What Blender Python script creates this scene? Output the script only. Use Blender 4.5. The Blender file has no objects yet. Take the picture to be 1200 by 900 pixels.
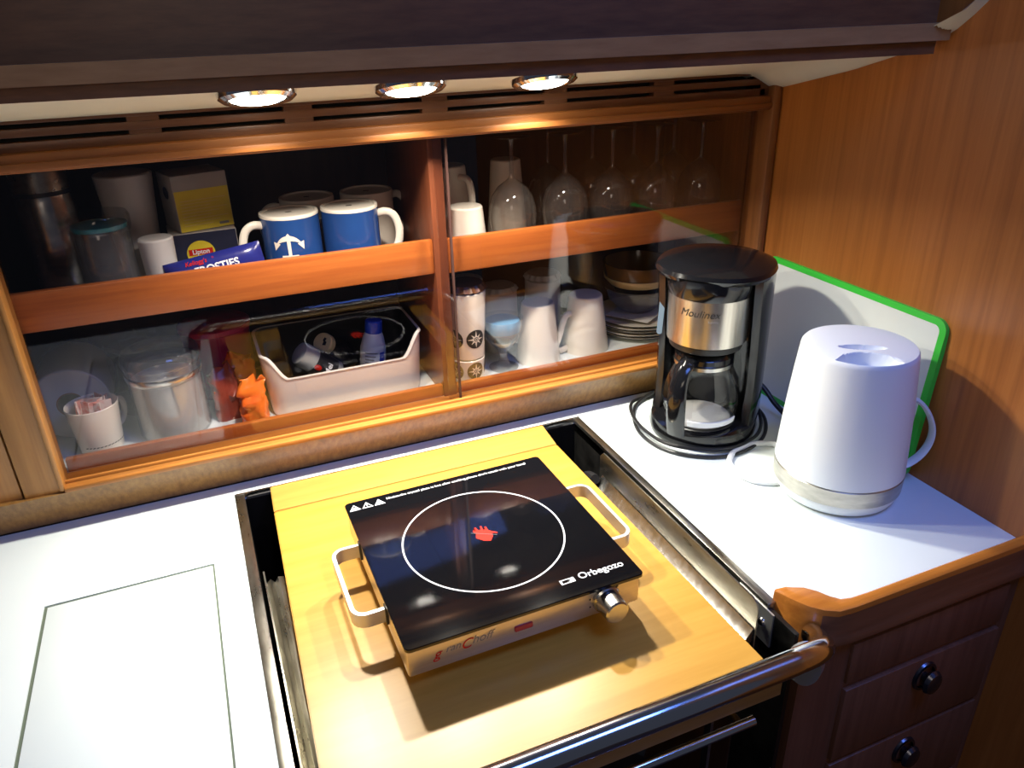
import bpy, bmesh, math, random
from mathutils import Vector, Matrix, noise
random.seed(7)
PI = math.pi
COL = bpy.context.scene.collection
SC = bpy.context.scene

# ------------------------------------------------------------------ materials
def mat(name, color=(.8, .8, .8), rough=.5, metal=0, spec=.5, emit=None, es=1, coat=0):
    m = bpy.data.materials.new(name); m.use_nodes = True
    b = m.node_tree.nodes['Principled BSDF']
    b.inputs['Base Color'].default_value = (*color, 1)
    b.inputs['Roughness'].default_value = rough
    b.inputs['Metallic'].default_value = metal
    b.inputs['Specular IOR Level'].default_value = spec
    b.inputs['Coat Weight'].default_value = coat
    if emit:
        b.inputs['Emission Color'].default_value = (*emit, 1); b.inputs['Emission Strength'].default_value = es
    return m

def noisy(name, c1, c2, scale=(1, 1, 1), nscale=5, detail=6, rough=.45, metal=0, lo=.3, hi=.7, spec=.5, coat=0, bump=0, rvar=0, c3=None):
    m = mat(name, c1, rough, metal, spec, coat=coat); nt = m.node_tree; N = nt.nodes; b = N['Principled BSDF']
    tc = N.new('ShaderNodeTexCoord'); mp = N.new('ShaderNodeMapping'); mp.inputs['Scale'].default_value = scale
    ns = N.new('ShaderNodeTexNoise'); ns.inputs['Scale'].default_value = nscale; ns.inputs['Detail'].default_value = detail
    ns.inputs['Roughness'].default_value = .62
    r = N.new('ShaderNodeValToRGB'); e = r.color_ramp.elements
    e[0].position = lo; e[0].color = (*c1, 1); e[1].position = hi; e[1].color = (*c2, 1)
    if c3:
        q = e.new((lo + hi) / 2); q.color = (*c3, 1)
    L = nt.links.new
    L(tc.outputs['Object'], mp.inputs['Vector']); L(mp.outputs[0], ns.inputs['Vector']); L(ns.outputs['Fac'], r.inputs['Fac']); L(r.outputs['Color'], b.inputs['Base Color'])
    if bump:
        bp = N.new('ShaderNodeBump'); bp.inputs['Strength'].default_value = bump; bp.inputs['Distance'].default_value = .001
        L(ns.outputs['Fac'], bp.inputs['Height']); L(bp.outputs[0], b.inputs['Normal'])
    if rvar:
        mr = N.new('ShaderNodeMapRange'); mr.inputs['To Min'].default_value = rough - rvar; mr.inputs['To Max'].default_value = rough + rvar
        L(ns.outputs['Fac'], mr.inputs['Value']); L(mr.outputs[0], b.inputs['Roughness'])
    return m

def clear(name, tint=(1, 1, 1), refl=.06, edge=.8, rough=.02, haze=0, hazecol=(1, 1, 1)):
    """thin clear sheet: transmission plus a Fresnel reflection"""
    m = bpy.data.materials.new(name); m.use_nodes = True; nt = m.node_tree; N = nt.nodes; N.clear(); L = nt.links.new
    out = N.new('ShaderNodeOutputMaterial'); t = N.new('ShaderNodeBsdfTransparent'); t.inputs[0].default_value = (*tint, 1)
    g = N.new('ShaderNodeBsdfGlossy'); g.inputs['Roughness'].default_value = rough
    lw = N.new('ShaderNodeLayerWeight'); lw.inputs['Blend'].default_value = .35
    mr = N.new('ShaderNodeMapRange'); mr.inputs['To Min'].default_value = refl; mr.inputs['To Max'].default_value = edge
    pw = N.new('ShaderNodeMath'); pw.operation = 'POWER'; pw.inputs[1].default_value = 2.2
    mx = N.new('ShaderNodeMixShader')
    L(lw.outputs['Facing'], pw.inputs[0]); L(pw.outputs[0], mr.inputs['Value']); L(mr.outputs[0], mx.inputs[0])
    base = t.outputs[0]
    if haze:
        d = N.new('ShaderNodeBsdfDiffuse'); d.inputs[0].default_value = (*hazecol, 1)
        m2 = N.new('ShaderNodeMixShader'); m2.inputs[0].default_value = haze
        L(t.outputs[0], m2.inputs[1]); L(d.outputs[0], m2.inputs[2]); base = m2.outputs[0]
    L(base, mx.inputs[1]); L(g.outputs[0], mx.inputs[2]); L(mx.outputs[0], out.inputs[0])
    return m

M = {}
M['wood_wall'] = noisy('teak veneer upright grain', (.30, .098, .018), (.50, .18, .036), (26, 26, .9), 3, 8, .36, lo=.25, hi=.75, c3=(.42, .14, .026))
M['wood_lip'] = noisy('cherry red teak', (.34, .085, .018), (.50, .15, .03), (1.2, 30, 30), 3, 8, .3, c3=(.42, .115, .022))
M['wood_lit'] = noisy('varnished teak with golden light', (.34, .125, .025), (.54, .22, .045), (1.4, 26, 26), 3, 8, .3, c3=(.45, .17, .033))  # golden lighting on the lower frame put into the colour
M['wood_lit_v'] = noisy('upright teak with golden light', (.34, .14, .03), (.5, .23, .055), (26, 26, 1.2), 3, 8, .35)  # upright grain version, same golden lighting in the colour
M['wood_panel'] = noisy('teak back rail', (.17, .08, .020), (.32, .17, .045), (34, 34, 4), 4, 8, .35, c3=(.25, .12, .03))
M['wood_frame'] = noisy('brown teak', (.14, .045, .016), (.24, .085, .027), (2, 30, 30), 3, 8, .36)
M['wood_frame_v'] = noisy('brown teak upright', (.20, .07, .02), (.32, .12, .032), (30, 30, 1.5), 3, 8, .36)
M['wood_divider'] = noisy('red brown divider', (.16, .045, .018), (.24, .07, .026), (30, 30, 1.5), 3, 8, .36)
M['wood_vent'] = noisy('vent board teak', (.12, .046, .020), (.19, .075, .032), (2, 30, 30), 3, 8, .4)
M['wood_rail'] = noisy('satin orange rail', (.24, .075, .015), (.34, .115, .022), (1.2, 30, 30), 3, 8, .55)
M['wood_fiddle_shade'] = noisy('shade browned fiddle teak', (.13, .048, .020), (.20, .08, .035), (2, 26, 26), 3, 8, .38)  # darker wood for the fiddle front, shade put into the colour
M['wood_shade'] = noisy('shade darkened mahogany', (.095, .034, .013), (.155, .062, .022), (1.5, 30, 30), 4, 8, .4)  # locker wood made darker, its shade put into the colour
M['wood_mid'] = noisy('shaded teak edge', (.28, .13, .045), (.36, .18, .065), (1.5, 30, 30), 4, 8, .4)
M['wood_drawer'] = noisy('brown teak drawer front', (.13, .052, .028), (.21, .09, .05), (28, 28, 1.5), 3, 8, .42)
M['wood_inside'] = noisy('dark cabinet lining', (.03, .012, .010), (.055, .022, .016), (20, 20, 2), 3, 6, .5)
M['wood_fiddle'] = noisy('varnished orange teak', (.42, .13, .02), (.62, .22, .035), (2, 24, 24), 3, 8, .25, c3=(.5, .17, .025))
M['bamboo'] = noisy('bamboo strips', (.50, .245, .030), (.61, .325, .055), (1.0, 14, 14), 3.5, 9, .36, c3=(.56, .285, .042))
M['bamboo_end'] = noisy('bamboo end strip', (.44, .22, .04), (.55, .29, .06), (2.4, 20, 20), 2.5, 7, .4)
M['bamboo_edge'] = noisy('bamboo edge', (.30, .17, .07), (.40, .24, .10), (2, 20, 20), 3, 6, .5)
M['laminate'] = noisy('white laminate', (.75, .82, .80), (.79, .855, .83), (1, 1, 1), 3, 3, .32, spec=.4)
M['gap'] = mat('dark gap', (.03, .03, .025), .8)
M['joint'] = mat('grey green joint', (.12, .15, .10), .7)
M['cream'] = noisy('cream headliner', (.66, .62, .50), (.72, .68, .56), (1, 1, 1), 8, 4, .6)
M['steel'] = noisy('brushed steel', (.50, .49, .46), (.68, .67, .63), (2, 30, 30), 4, 5, .24, metal=1, rvar=.08)
M['steel_v'] = noisy('brushed upright steel', (.42, .40, .36), (.75, .72, .66), (60, 60, 2), 1.2, 3, .26, metal=1)
M['steel_k'] = noisy('satin kettle steel', (.42, .40, .34), (.60, .57, .50), (8, 8, 30), 4, 5, .32, metal=.9)
M['steel_y'] = noisy('worn steel', (.30, .28, .23), (.55, .53, .46), (12, 3, 12), 4, 6, .3, metal=1, rvar=.12)
M['chrome'] = mat('polished chrome', (.72, .74, .78), .12, 1)
M['alu'] = mat('satin aluminium', (.66, .66, .66), .38, .85)
M['hobsteel'] = noisy('brushed hob steel', (.62, .55, .47), (.72, .65, .56), (3, 60, 60), 4, 5, .34, metal=.9)
M['black_gloss'] = mat('black gloss plastic', (.006, .006, .007), .12, 0, .5)
M['black_glass'] = mat('black ceramic glass', (.004, .004, .005), .05, 0, .6)
M['black_soft'] = mat('black satin plastic', (.012, .012, .013), .4)
M['black_matt'] = noisy('black sooty lining', (.004, .004, .004), (.018, .017, .016), (1, 1, 1), 30, 6, .25)
M['white_plastic'] = mat('white satin plastic', (.77, .81, .83), .35)
M['white_cord'] = mat('white cord', (.74, .75, .76), .4)
M['white_china'] = mat('white china', (.84, .79, .66), .22)
M['white_cup'] = mat('frosted white plastic', (.62, .60, .56), .4)
M['bin'] = mat('off white plastic bin', (.72, .68, .62), .4)
M['blue_glaze'] = mat('blue glazed china', (.016, .06, .215), .18)
M['board_white'] = mat('white polyethylene', (.80, .83, .76), .45)
M['green'] = mat('bright green rim', (.05, .60, .05), .4)
M['white_print'] = mat('white print', (.8, .8, .8), .5)
M['red_print'] = mat('red print', (.55, .02, .01), .6, spec=.1)
M['black_print'] = mat('black print', (.012, .012, .014), .5)
M['grey_print'] = mat('grey print', (.22, .22, .22), .5)
M['yellow'] = noisy('yellow card', (.72, .55, .03), (.82, .66, .06), (1, 1, 1), 20, 3, .3)
M['card_grey'] = mat('pale grey card', (.42, .38, .34), .4)
M['card_navy'] = mat('dark blue card', (.03, .032, .06), .2)
M['navy'] = mat('shiny navy wrapper', (.018, .022, .17), .22)
M['orange'] = noisy('orange foil', (.75, .10, .01), (.95, .22, .02), (1, 1, 1), 30, 3, .28)
M['redbrown'] = mat('brown red foil', (.30, .05, .025), .3)
M['crimson'] = mat('crimson plastic', (.50, .02, .09), .35)
M['gold'] = mat('gold cap', (.85, .66, .28), .3, .1)
M['capblue'] = mat('blue cap', (.015, .06, .55), .3)
M['bottle_dark'] = mat('dark bottle glass', (.008, .006, .006), .08)
M['tube_grey'] = mat('clear grey plastic', (.38, .39, .36), .2)
M['pinkpaper'] = noisy('sachet paper', (.75, .60, .52), (.72, .28, .22), (1, 1, 1), 60, 2, .6, lo=.45, hi=.6)
M['powder'] = noisy('white powder', (.60, .57, .52), (.68, .65, .60), (1, 1, 1), 20, 4, .8)
M['amber'] = mat('amber bowl', (.16, .08, .02), .15)
M['teal'] = mat('teal lid', (.03, .20, .24), .3)
M['bluejelly'] = mat('pale blue wax', (.12, .32, .52), .3)
M['pane'] = clear('sliding door glass', (.92, .90, .90), .058, .6, .012)
M['pane_left'] = clear('sliding door glass left', (.92, .90, .90), .036, .6, .012)
M['glass'] = clear('clear glass', (.93, .94, .94), .05, .75, .02)
M['glass_wine'] = clear('wine glass', (.84, .82, .80), .09, .9, .04, .035, (.8, .76, .7))
M['glass_jar'] = clear('jar glass', (.88, .89, .89), .08, .8, .03, .05, (.8, .8, .8))
M['glass_frost'] = clear('scuffed plastic', (.8, .8, .8), .06, .6, .1, .35, (.75, .72, .68))
M['lens'] = mat('lamp lens', (1, 1, 1), .3, emit=(1.0, .98, .82), es=22)
M['window_strip'] = mat('pale blue level window', (.10, .14, .19), .3)
M['indicator'] = mat('red indicator lens', (.38, .03, .03), .15)
M['knobdark'] = mat('tarnished pewter', (.10, .10, .12), .25, .9)
M['card_tan'] = mat('cut wood edge', (.40, .22, .10), .6)
M['carpet'] = noisy('brown sole', (.05, .03, .02), (.08, .05, .035), (1, 1, 1), 20, 4, .7)

# ------------------------------------------------------------------ mesh builder
class MB:
    def __init__(s): s.bm = bmesh.new(); s.mats = []
    def _idx(s, m):
        if m is None: return 0
        if m not in s.mats: s.mats.append(m)
        return s.mats.index(m)
    def _merge(s, b2, mi=0, T=None):
        if T is not None: bmesh.ops.transform(b2, matrix=T, verts=b2.verts)
        for f in b2.faces: f.material_index = mi
        me = bpy.data.meshes.new('t'); b2.to_mesh(me); b2.free(); s.bm.from_mesh(me); bpy.data.meshes.remove(me)
    def box(s, x0, x1, y0, y1, z0, z1, bev=0, T=None, m=0, seg=2):
        b = bmesh.new(); bmesh.ops.create_cube(b, size=1)
        for v in b.verts: v.co = Vector(((x0 + x1) / 2 + v.co.x * (x1 - x0), (y0 + y1) / 2 + v.co.y * (y1 - y0), (z0 + z1) / 2 + v.co.z * (z1 - z0)))
        if bev: bmesh.ops.bevel(b, geom=b.edges[:], offset=bev, segments=seg, affect='EDGES', profile=.5)
        s._merge(b, m, T); return s
    def lathe(s, prof, c=(0, 0, 0), n=40, T=None, m=0, a0=0, a1=2 * PI, sx=1, sy=1):
        b = bmesh.new(); full = abs(a1 - a0 - 2 * PI) < 1e-6; k = n if full else n + 1; rings = []
        for r, z in prof:
            if r < 1e-6: rings.append([b.verts.new((c[0], c[1], c[2] + z))])
            else: rings.append([b.verts.new((c[0] + sx * r * math.cos(a0 + (a1 - a0) * i / n), c[1] + sy * r * math.sin(a0 + (a1 - a0) * i / n), c[2] + z)) for i in range(k)])
        for A, B in zip(rings, rings[1:]):
            for i in range(n if full else n):
                j = (i + 1) % k if full else i + 1
                if len(A) == 1 and len(B) == 1: continue
                if len(A) == 1: f = (A[0], B[j], B[i])
                elif len(B) == 1: f = (A[i], A[j], B[0])
                else: f = (A[i], A[j], B[j], B[i])
                b.faces.new(f)
        s._merge(b, m, T); return s
    def prism(s, pts, z0, z1, T=None, m=0, bev=0):
        b = bmesh.new(); f = b.faces.new([b.verts.new((x, y, z0)) for x, y in pts])
        r = bmesh.ops.extrude_face_region(b, geom=[f])
        for v in r['geom']:
            if isinstance(v, bmesh.types.BMVert): v.co.z = z1
        bmesh.ops.recalc_face_normals(b, faces=b.faces[:])
        if bev: bmesh.ops.bevel(b, geom=[e for e in b.edges if e.calc_face_angle(0) > .6], offset=bev, segments=2, affect='EDGES')
        s._merge(b, m, T); return s
    def tube(s, pts, r, n=12, smooth=0, closed=False, T=None, m=0, flat=1):
        P = [Vector(p) for p in pts]
        if smooth:
            Q = []; L = len(P)
            for i in range(L if closed else L - 1):
                g = lambda k: P[k % L] if closed else P[max(0, min(L - 1, k))]
                p0, p1, p2, p3 = g(i - 1), g(i), g(i + 1), g(i + 2)
                for k in range(smooth):
                    t = k / smooth
                    Q.append(.5 * ((2 * p1) + (-p0 + p2) * t + (2 * p0 - 5 * p1 + 4 * p2 - p3) * t * t + (-p0 + 3 * p1 - 3 * p2 + p3) * t ** 3))
            if not closed: Q.append(P[-1])
            P = Q
        b = bmesh.new(); rings = []; L = len(P)
        t0 = (P[1] - P[0]).normalized(); u = t0.orthogonal().normalized()
        if abs(t0.z) < .9: u = (Vector((0, 0, 1)) - t0 * t0.z).normalized()
        for i in range(L):
            a = P[(i - 1) % L] if (closed or i > 0) else P[i]; c = P[(i + 1) % L] if (closed or i < L - 1) else P[i]
            t = (c - a).normalized(); u = (u - t * u.dot(t)).normalized(); w = t.cross(u)
            rr = r[i * len(r) // L] if isinstance(r, (list, tuple)) else r
            rings.append([b.verts.new(P[i] + rr * (math.cos(2 * PI * k / n) * u + flat * math.sin(2 * PI * k / n) * w)) for k in range(n)])
        for i in range(L if closed else L - 1):
            A, B = rings[i], rings[(i + 1) % L]
            for k in range(n): b.faces.new((A[k], A[(k + 1) % n], B[(k + 1) % n], B[k]))
        if not closed: b.faces.new(rings[0][::-1]); b.faces.new(rings[-1])
        s._merge(b, m, T); return s
    def sweep(s, rings, m=0, T=None, cap=True, closed=True):
        b = bmesh.new(); R = [[b.verts.new(p) for p in ring] for ring in rings]; n = len(R[0])
        for A, B in zip(R, R[1:]):
            for k in range(n if closed else n - 1): b.faces.new((A[k], A[(k + 1) % n], B[(k + 1) % n], B[k]))
        if cap: b.faces.new(R[0][::-1]); b.faces.new(R[-1])
        bmesh.ops.recalc_face_normals(b, faces=b.faces[:])
        s._merge(b, m, T); return s
    def raw(s, b, m=0, T=None): s._merge(b, m, T); return s
    def build(s, name, material, parent=None, ang=35, loc=None):
        bm = s.bm
        bm.normal_update()
        for f in bm.faces: f.smooth = True
        for e in bm.edges: e.smooth = not (len(e.link_faces) == 2 and e.calc_face_angle(0) > math.radians(ang))
        me = bpy.data.meshes.new(name); bm.to_mesh(me); bm.free()
        for q in (material if isinstance(material, (list, tuple)) else [material]): me.materials.append(q)
        o = bpy.data.objects.new(name, me); COL.objects.link(o)
        if parent: o.parent = parent
        if loc: o.location = loc
        return o

def tag(o, label=None, cat=None, group=None, kind=None):
    if label: o['label'] = label
    if cat: o['category'] = cat
    if group: o['group'] = group
    if kind: o['kind'] = kind
    return o
def thing(name, label, cat, loc=(0, 0, 0), rz=0, group=None):
    o = bpy.data.objects.new(name, None); COL.objects.link(o); o.empty_display_size = .02
    o.location = loc; o.rotation_euler = (0, 0, rz); return tag(o, label, cat, group)
def copy_tree(o, loc, rz=0, label=None, parent=None):
    c = o.copy(); COL.objects.link(c)
    if parent: c.parent = parent
    else: c.location = loc; c.rotation_euler = (0, 0, rz)
    if label: c['label'] = label
    for ch in [k for k in SC.objects if k.parent == o]: copy_tree(ch, None, parent=c)
    return c
def struct(name, mb, m): return tag(mb.build(name, m), kind='structure')

def text_bm(txt, size, shear=0, bold=0, sp=1):
    cu = bpy.data.curves.new('t', 'FONT'); cu.body = txt; cu.size = size; cu.shear = shear; cu.offset = bold; cu.space_character = sp
    cu.align_x = 'CENTER'; cu.align_y = 'CENTER'
    o = bpy.data.objects.new('t', cu); COL.objects.link(o)
    dg = bpy.context.evaluated_depsgraph_get(); me = bpy.data.meshes.new_from_object(o.evaluated_get(dg))
    b = bmesh.new(); b.from_mesh(me)
    bpy.data.objects.remove(o); bpy.data.curves.remove(cu); bpy.data.meshes.remove(me)
    return b
def wrap(b, rfun, zc, ang0, off=.0005, maxlen=.004):
    """bend flat artwork (x,y) round an upright body whose radius at height z is rfun(z)"""
    for _ in range(4):
        L = [e for e in b.edges if e.calc_length() > maxlen]
        if not L: break
        bmesh.ops.subdivide_edges(b, edges=L, cuts=1)
    bmesh.ops.triangulate(b, faces=b.faces[:])
    for v in b.verts:
        z = zc + v.co.y; r = rfun(z) + off + v.co.z; a = ang0 + v.co.x / r
        v.co = Vector((r * math.cos(a), r * math.sin(a), z))
    return b
def flat_bm(polys):
    b = bmesh.new()
    for p in polys: b.faces.new([b.verts.new((x, y, 0)) for x, y in p])
    bmesh.ops.triangulate(b, faces=b.faces[:])
    return b
def ring_polys(r0, r1, n=48, sx=1, sy=1):
    c = lambda r, i: (sx * r * math.cos(2 * PI * i / n), sy * r * math.sin(2 * PI * i / n))
    return [[c(r0, i), c(r1, i), c(r1, i + 1), c(r0, i + 1)] for i in range(n)]
def disc_poly(r, n=32, sx=1, sy=1): return [[(sx * r * math.cos(2 * PI * i / n), sy * r * math.sin(2 * PI * i / n)) for i in range(n)]]
FR = Matrix.Rotation(PI / 2, 4, 'X')     # artwork plane (x,y) -> faces -Y, upright
def TR(x, y, z, rz=0, rx=0, ry=0): return Matrix.Translation((x, y, z)) @ Matrix.Rotation(rz, 4, 'Z') @ Matrix.Rotation(ry, 4, 'Y') @ Matrix.Rotation(rx, 4, 'X')
def rrect(w, d, r, n=6):
    P = []
    for cx, cy, a in ((w / 2 - r, d / 2 - r, 0), (-w / 2 + r, d / 2 - r, PI / 2), (-w / 2 + r, -d / 2 + r, PI), (w / 2 - r, -d / 2 + r, 1.5 * PI)):
        for k in range(n + 1): P.append((cx + r * math.cos(a + PI / 2 * k / n), cy + r * math.sin(a + PI / 2 * k / n)))
    return P

# ------------------------------------------------------------------ room shell
struct('floor', MB().box(-1.6, .93, -1.2, 1.45, -.03, 0), M['carpet'])
struct('wall_back', MB().box(-1.6, 1.0, 1.43, 1.47, 0, 2.0), M['wood_inside'])
struct('wall_right', MB().box(.93, .97, -.35, 1.43, 0, 2.0), M['wood_wall'])
# cream soffit under the side deck, sloping up towards the room
def prof_main(y): return 1.447 + .25 * (1.105 - y) + (.9 * max(0, .83 - y) ** 1.4)
def prof_wall(y):
    P = [(1.2, 1.40), (1.061, 1.431), (.93, 1.461), (.843, 1.486), (.782, 1.508), (.76, 1.522), (.73, 1.55), (.70, 1.60), (.67, 1.70)]
    for (a, za), (b, zb) in zip(P, P[1:]):
        if a >= y >= b: return za + (zb - za) * (a - y) / (a - b)
    return P[-1][1]
Lx, Ly, Rx, Ry = -1.1, 1.108, .915, .795
def yb(x): return Ly + (Ry - Ly) * (x - Lx) / (Rx - Lx)
bm = bmesh.new(); rows = []
NS = 26
for x in [-1.09, -.6, 0, .4, .7, .84, .87, .885, .895, .903, .909, .914, .919, .924, .928, .9298]:
    w = min(1, max(0, (x - .86) / .07)); w = w * w * (3 - 2 * w)
    e = min(1, max(0, (x - .893) / .0365)); ye = (yb(x) + .004) * (1 - e ** .6) + .67 * e ** .6
    row = []
    for k in range(NS):
        y = 1.16 + (ye - 1.16) * k / (NS - 1)
        row.append(bm.verts.new((x, y, (1.447 + .25 * (1.105 - y)) * (1 - w) + prof_wall(y) * w)))
    rows.append(row)
for A, B in zip(rows, rows[1:]):
    for k in range(NS - 1): bm.faces.new((A[k], A[k + 1], B[k + 1], B[k]))
struct('ceiling', MB().raw(bm), M['cream'])

# overhead locker: edge boards slant slightly across the soffit
lock = thing('overhead_locker', 'wooden overhead locker coloured dark for shade with a lighter edge board above the spotlights', 'locker', (0, 0, 0))
def slab(p0, p1, z0, z1, th, zr=0):
    # vertical board between plan points with given thickness towards the viewer (-Y)
    d = Vector((p1[0] - p0[0], p1[1] - p0[1])).normalized(); nrm = Vector((d.y, -d.x)) * th
    r = []
    for p, dz in ((p0, 0), (p1, zr)):
        r.append([(p[0], p[1], z0 + dz), (p[0] + nrm.x, p[1] + nrm.y, z0 + dz), (p[0] + nrm.x, p[1] + nrm.y, z1 + dz), (p[0], p[1], z1 + dz)])
    return MB().sweep(r)
slab((Lx, Ly + .006), (Rx, Ry + .006), 1.474, 1.50, .02, .014).build('lower_edge', M['wood_shade'], lock)
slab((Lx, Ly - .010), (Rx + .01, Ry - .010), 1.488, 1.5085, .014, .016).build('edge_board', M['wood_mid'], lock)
slab((Lx, Ly), (Rx - .005, Ry), 1.50, 1.80, .012, .014).build('front_panel', M['wood_shade'], lock)

# three recessed spotlights
def spot(x, y, label):
    z = 1.447 + .25 * (1.105 - y); t = thing('recessed_spotlight', label, 'spotlight', (x, y, z), 0, 'spotlights in the soffit')
    T = Matrix.Rotation(-math.atan(.25), 4, 'X')
    MB().lathe([(.033, -.004), (.0355, -.0095), (.040, -.010), (.045, -.006), (.0465, 0.001)], T=T, n=48).build('chrome_ring', M['chrome'], t)
    MB().lathe([(0, -.013), (.012, -.0125), (.023, -.0115), (.031, -.0085), (.0345, -.004)], T=T, n=48).build('lens', M['lens'], t)
    L = bpy.data.lights.new('spot', 'AREA'); L.shape = 'DISK'; L.size = .034; L.energy = 3.4; L.spread = math.radians(138); L.color = (1.0, .96, .85)
    o = bpy.data.objects.new('spot_lamp', L); COL.objects.link(o); o.location = (x, y - .003, z - .017); o.rotation_euler = (-math.radians(13), 0, 0)
spot(.092, 1.000, 'round recessed spotlight with chrome ring, leftmost of the three')
spot(.280, 1.008, 'round recessed spotlight with chrome ring, middle one of the three')
spot(.470, 1.016, 'round recessed spotlight with chrome ring, rightmost of the three')

# ------------------------------------------------------------------ wall cabinet with sliding glass doors
cab = thing('wall_cabinet', 'long varnished wooden wall cabinet with two glass sliding doors and a middle shelf', 'cabinet', (0, 0, 0))
X0, X1 = -1.1, .93
XL, XR = -.242, .912           # glass opening
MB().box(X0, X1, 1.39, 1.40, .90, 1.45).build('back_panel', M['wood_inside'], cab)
# bottom rail with a double lip and a sloping apron under it
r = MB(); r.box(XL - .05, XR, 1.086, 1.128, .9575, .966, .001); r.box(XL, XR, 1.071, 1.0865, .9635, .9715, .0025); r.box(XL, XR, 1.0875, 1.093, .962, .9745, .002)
r.build('bottom_rail', M['wood_lit'], cab)
MB().sweep([[(x, 1.104, .902), (x, 1.073, .9635), (x, 1.10, .9635), (x, 1.125, .902)] for x in (X0, X1)]).build('apron', M['wood_panel'], cab)
# left stile and the neighbouring locker front
MB().box(-.292, XL, 1.078, 1.125, .958, 1.44, .003).box(XL - .006, XL + .001, 1.074, 1.10, .966, 1.40, .002).build('stile', M['wood_lit_v'], cab)
MB().box(XR, X1 - .0005, 1.072, 1.125, .960, 1.447, .006).build('stile', M['wood_frame_v'], cab)
nb = MB().box(X0, -.2945, 1.082, 1.10, .958, 1.44, .002).build('side_locker_door', M['wood_lit_v'], cab)
MB().box(-.345, -.318, 1.080, 1.0825, 1.004, 1.016).build('finger_slot', M['gap'], nb)
# top rail and the louvred vent board
MB().box(-.292, XR, 1.078, 1.128, 1.393, 1.4155, .003).box(-.292, XR, 1.0745, 1.080, 1.396, 1.405, .002).build('top_rail', M['wood_rail'], cab)
vt = MB()
vt.box(X0, .905, 1.088, 1.104, 1.4155, 1.4268, .0008); vt.box(X0, .905, 1.0885, 1.104, 1.4322, 1.4418, .0008); vt.box(X0, .895, 1.088, 1.104, 1.4474, 1.4550, .0008)
for k in range(-6, 5):
    s0 = .167 + .187 * k
    vt.box(s0 - .037, s0, 1.0892, 1.1035, 1.4265, 1.4485)
vt.box(.878, .905, 1.0892, 1.1035, 1.4265, 1.4485)
vt.prism([(.895, 1.4155), (.9299, 1.4155), (.9299, 1.431), (.922, 1.441), (.910, 1.450), (.895, 1.4550)], 0, .018, T=Matrix.Translation((0, 1.106, 0)) @ FR)
vt.build('vent_board', M['wood_vent'], cab)
MB().box(X0, .90, 1.106, 1.110, 1.4155, 1.450).build('vent_backing', M['gap'], cab)
# inside: floor, shelf, lips, divider
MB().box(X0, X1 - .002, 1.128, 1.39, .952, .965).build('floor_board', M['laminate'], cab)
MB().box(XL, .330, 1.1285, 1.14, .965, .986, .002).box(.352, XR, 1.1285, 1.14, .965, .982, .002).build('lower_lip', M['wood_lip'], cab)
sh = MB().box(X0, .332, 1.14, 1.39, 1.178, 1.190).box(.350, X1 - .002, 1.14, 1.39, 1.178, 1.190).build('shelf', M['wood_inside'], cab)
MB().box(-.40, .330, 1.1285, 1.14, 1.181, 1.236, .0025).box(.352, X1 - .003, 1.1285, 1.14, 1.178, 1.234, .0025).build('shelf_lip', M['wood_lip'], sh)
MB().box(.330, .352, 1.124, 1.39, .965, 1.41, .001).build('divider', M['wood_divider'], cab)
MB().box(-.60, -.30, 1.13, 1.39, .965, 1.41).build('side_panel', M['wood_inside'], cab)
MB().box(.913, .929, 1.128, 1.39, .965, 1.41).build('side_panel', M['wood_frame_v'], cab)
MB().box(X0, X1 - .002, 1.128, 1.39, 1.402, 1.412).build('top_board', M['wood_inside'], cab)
# glass panes
d1 = MB().box(XL, .352, 1.098, 1.102, .9675, 1.397).build('glass_door', M['pane_left'], cab)
d2 = MB().box(.334, XR, 1.108, 1.112, .9675, 1.397).build('glass_door', M['pane'], cab)
MB().box(.349, .3522, 1.0975, 1.1025, .9675, 1.397).build('glass_edge', M['wood_inside'], d1)

# ------------------------------------------------------------------ worktop, hatch, stove recess
wt = MB()
ztop = .90
wt.box(-1.1, -.2668, .30, 1.1035, .872, ztop); wt.box(-.0660, -.0275, .30, 1.1035, .872, ztop)
wt.box(-.2668, -.0660, .9128, 1.1035, .872, ztop); wt.box(-.2668, -.0660, .30, .455, .872, ztop)
wt.box(-.0275, .558, 1.0705, 1.1035, .872, ztop); wt.prism([(.558, 1.1035), (.9295, 1.1035), (.9295, .506), (.64, .506), (.612, .513), (.590, .534), (.574, .549), (.558, .552)], .872, ztop)
tag(wt.build('worktop', M['laminate']), 'white laminate galley worktop running round the stove recess', 'worktop')
tag(MB().box(-.2630, -.0685, .457, .9095, .875, ztop - .0003, .0008).build('hatch_lid', M['laminate']), 'white rectangular lid set flush in the left worktop', 'hatch lid')
tag(MB().box(-.2667, -.0661, .4552, .9127, .870, .8985).build('trim_1', M['joint']), kind='structure')

rec = thing('stove_recess', 'black lined recess with worn steel edge strips around the stove', 'stove recess', (0, 0, 0))
MB().box(-.0275, -.0135, .30, 1.069, .880, .9015, .001).build('edge_strip', M['steel_y'], rec)
MB().box(.545, .5575, .548, 1.069, .880, .9015, .001).build('edge_strip', M['steel_y'], rec)
MB().box(-.0275, .5575, 1.0665, 1.0702, .880, .9022, .0008).build('edge_strip', M['chrome'], rec)
MB().box(-.020, -.0135, .30, 1.066, .45, .895).build('side_liner', M['black_matt'], rec)
MB().box(.545, .551, .50, 1.066, .45, .895).build('side_liner', M['black_matt'], rec)
MB().box(-.020, .551, 1.060, 1.0665, .45, .895).build('back_liner', M['black_glass'], rec)
MB().box(-.020, .551, .47, 1.06, .44, .45).build('floor_liner', M['black_matt'], rec)
br = MB().prism([(.543, .60), (.5455, .60), (.5455, .535), (.543, .535)], .845, .895).build('bracket_plate', M['alu'], rec)
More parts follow.
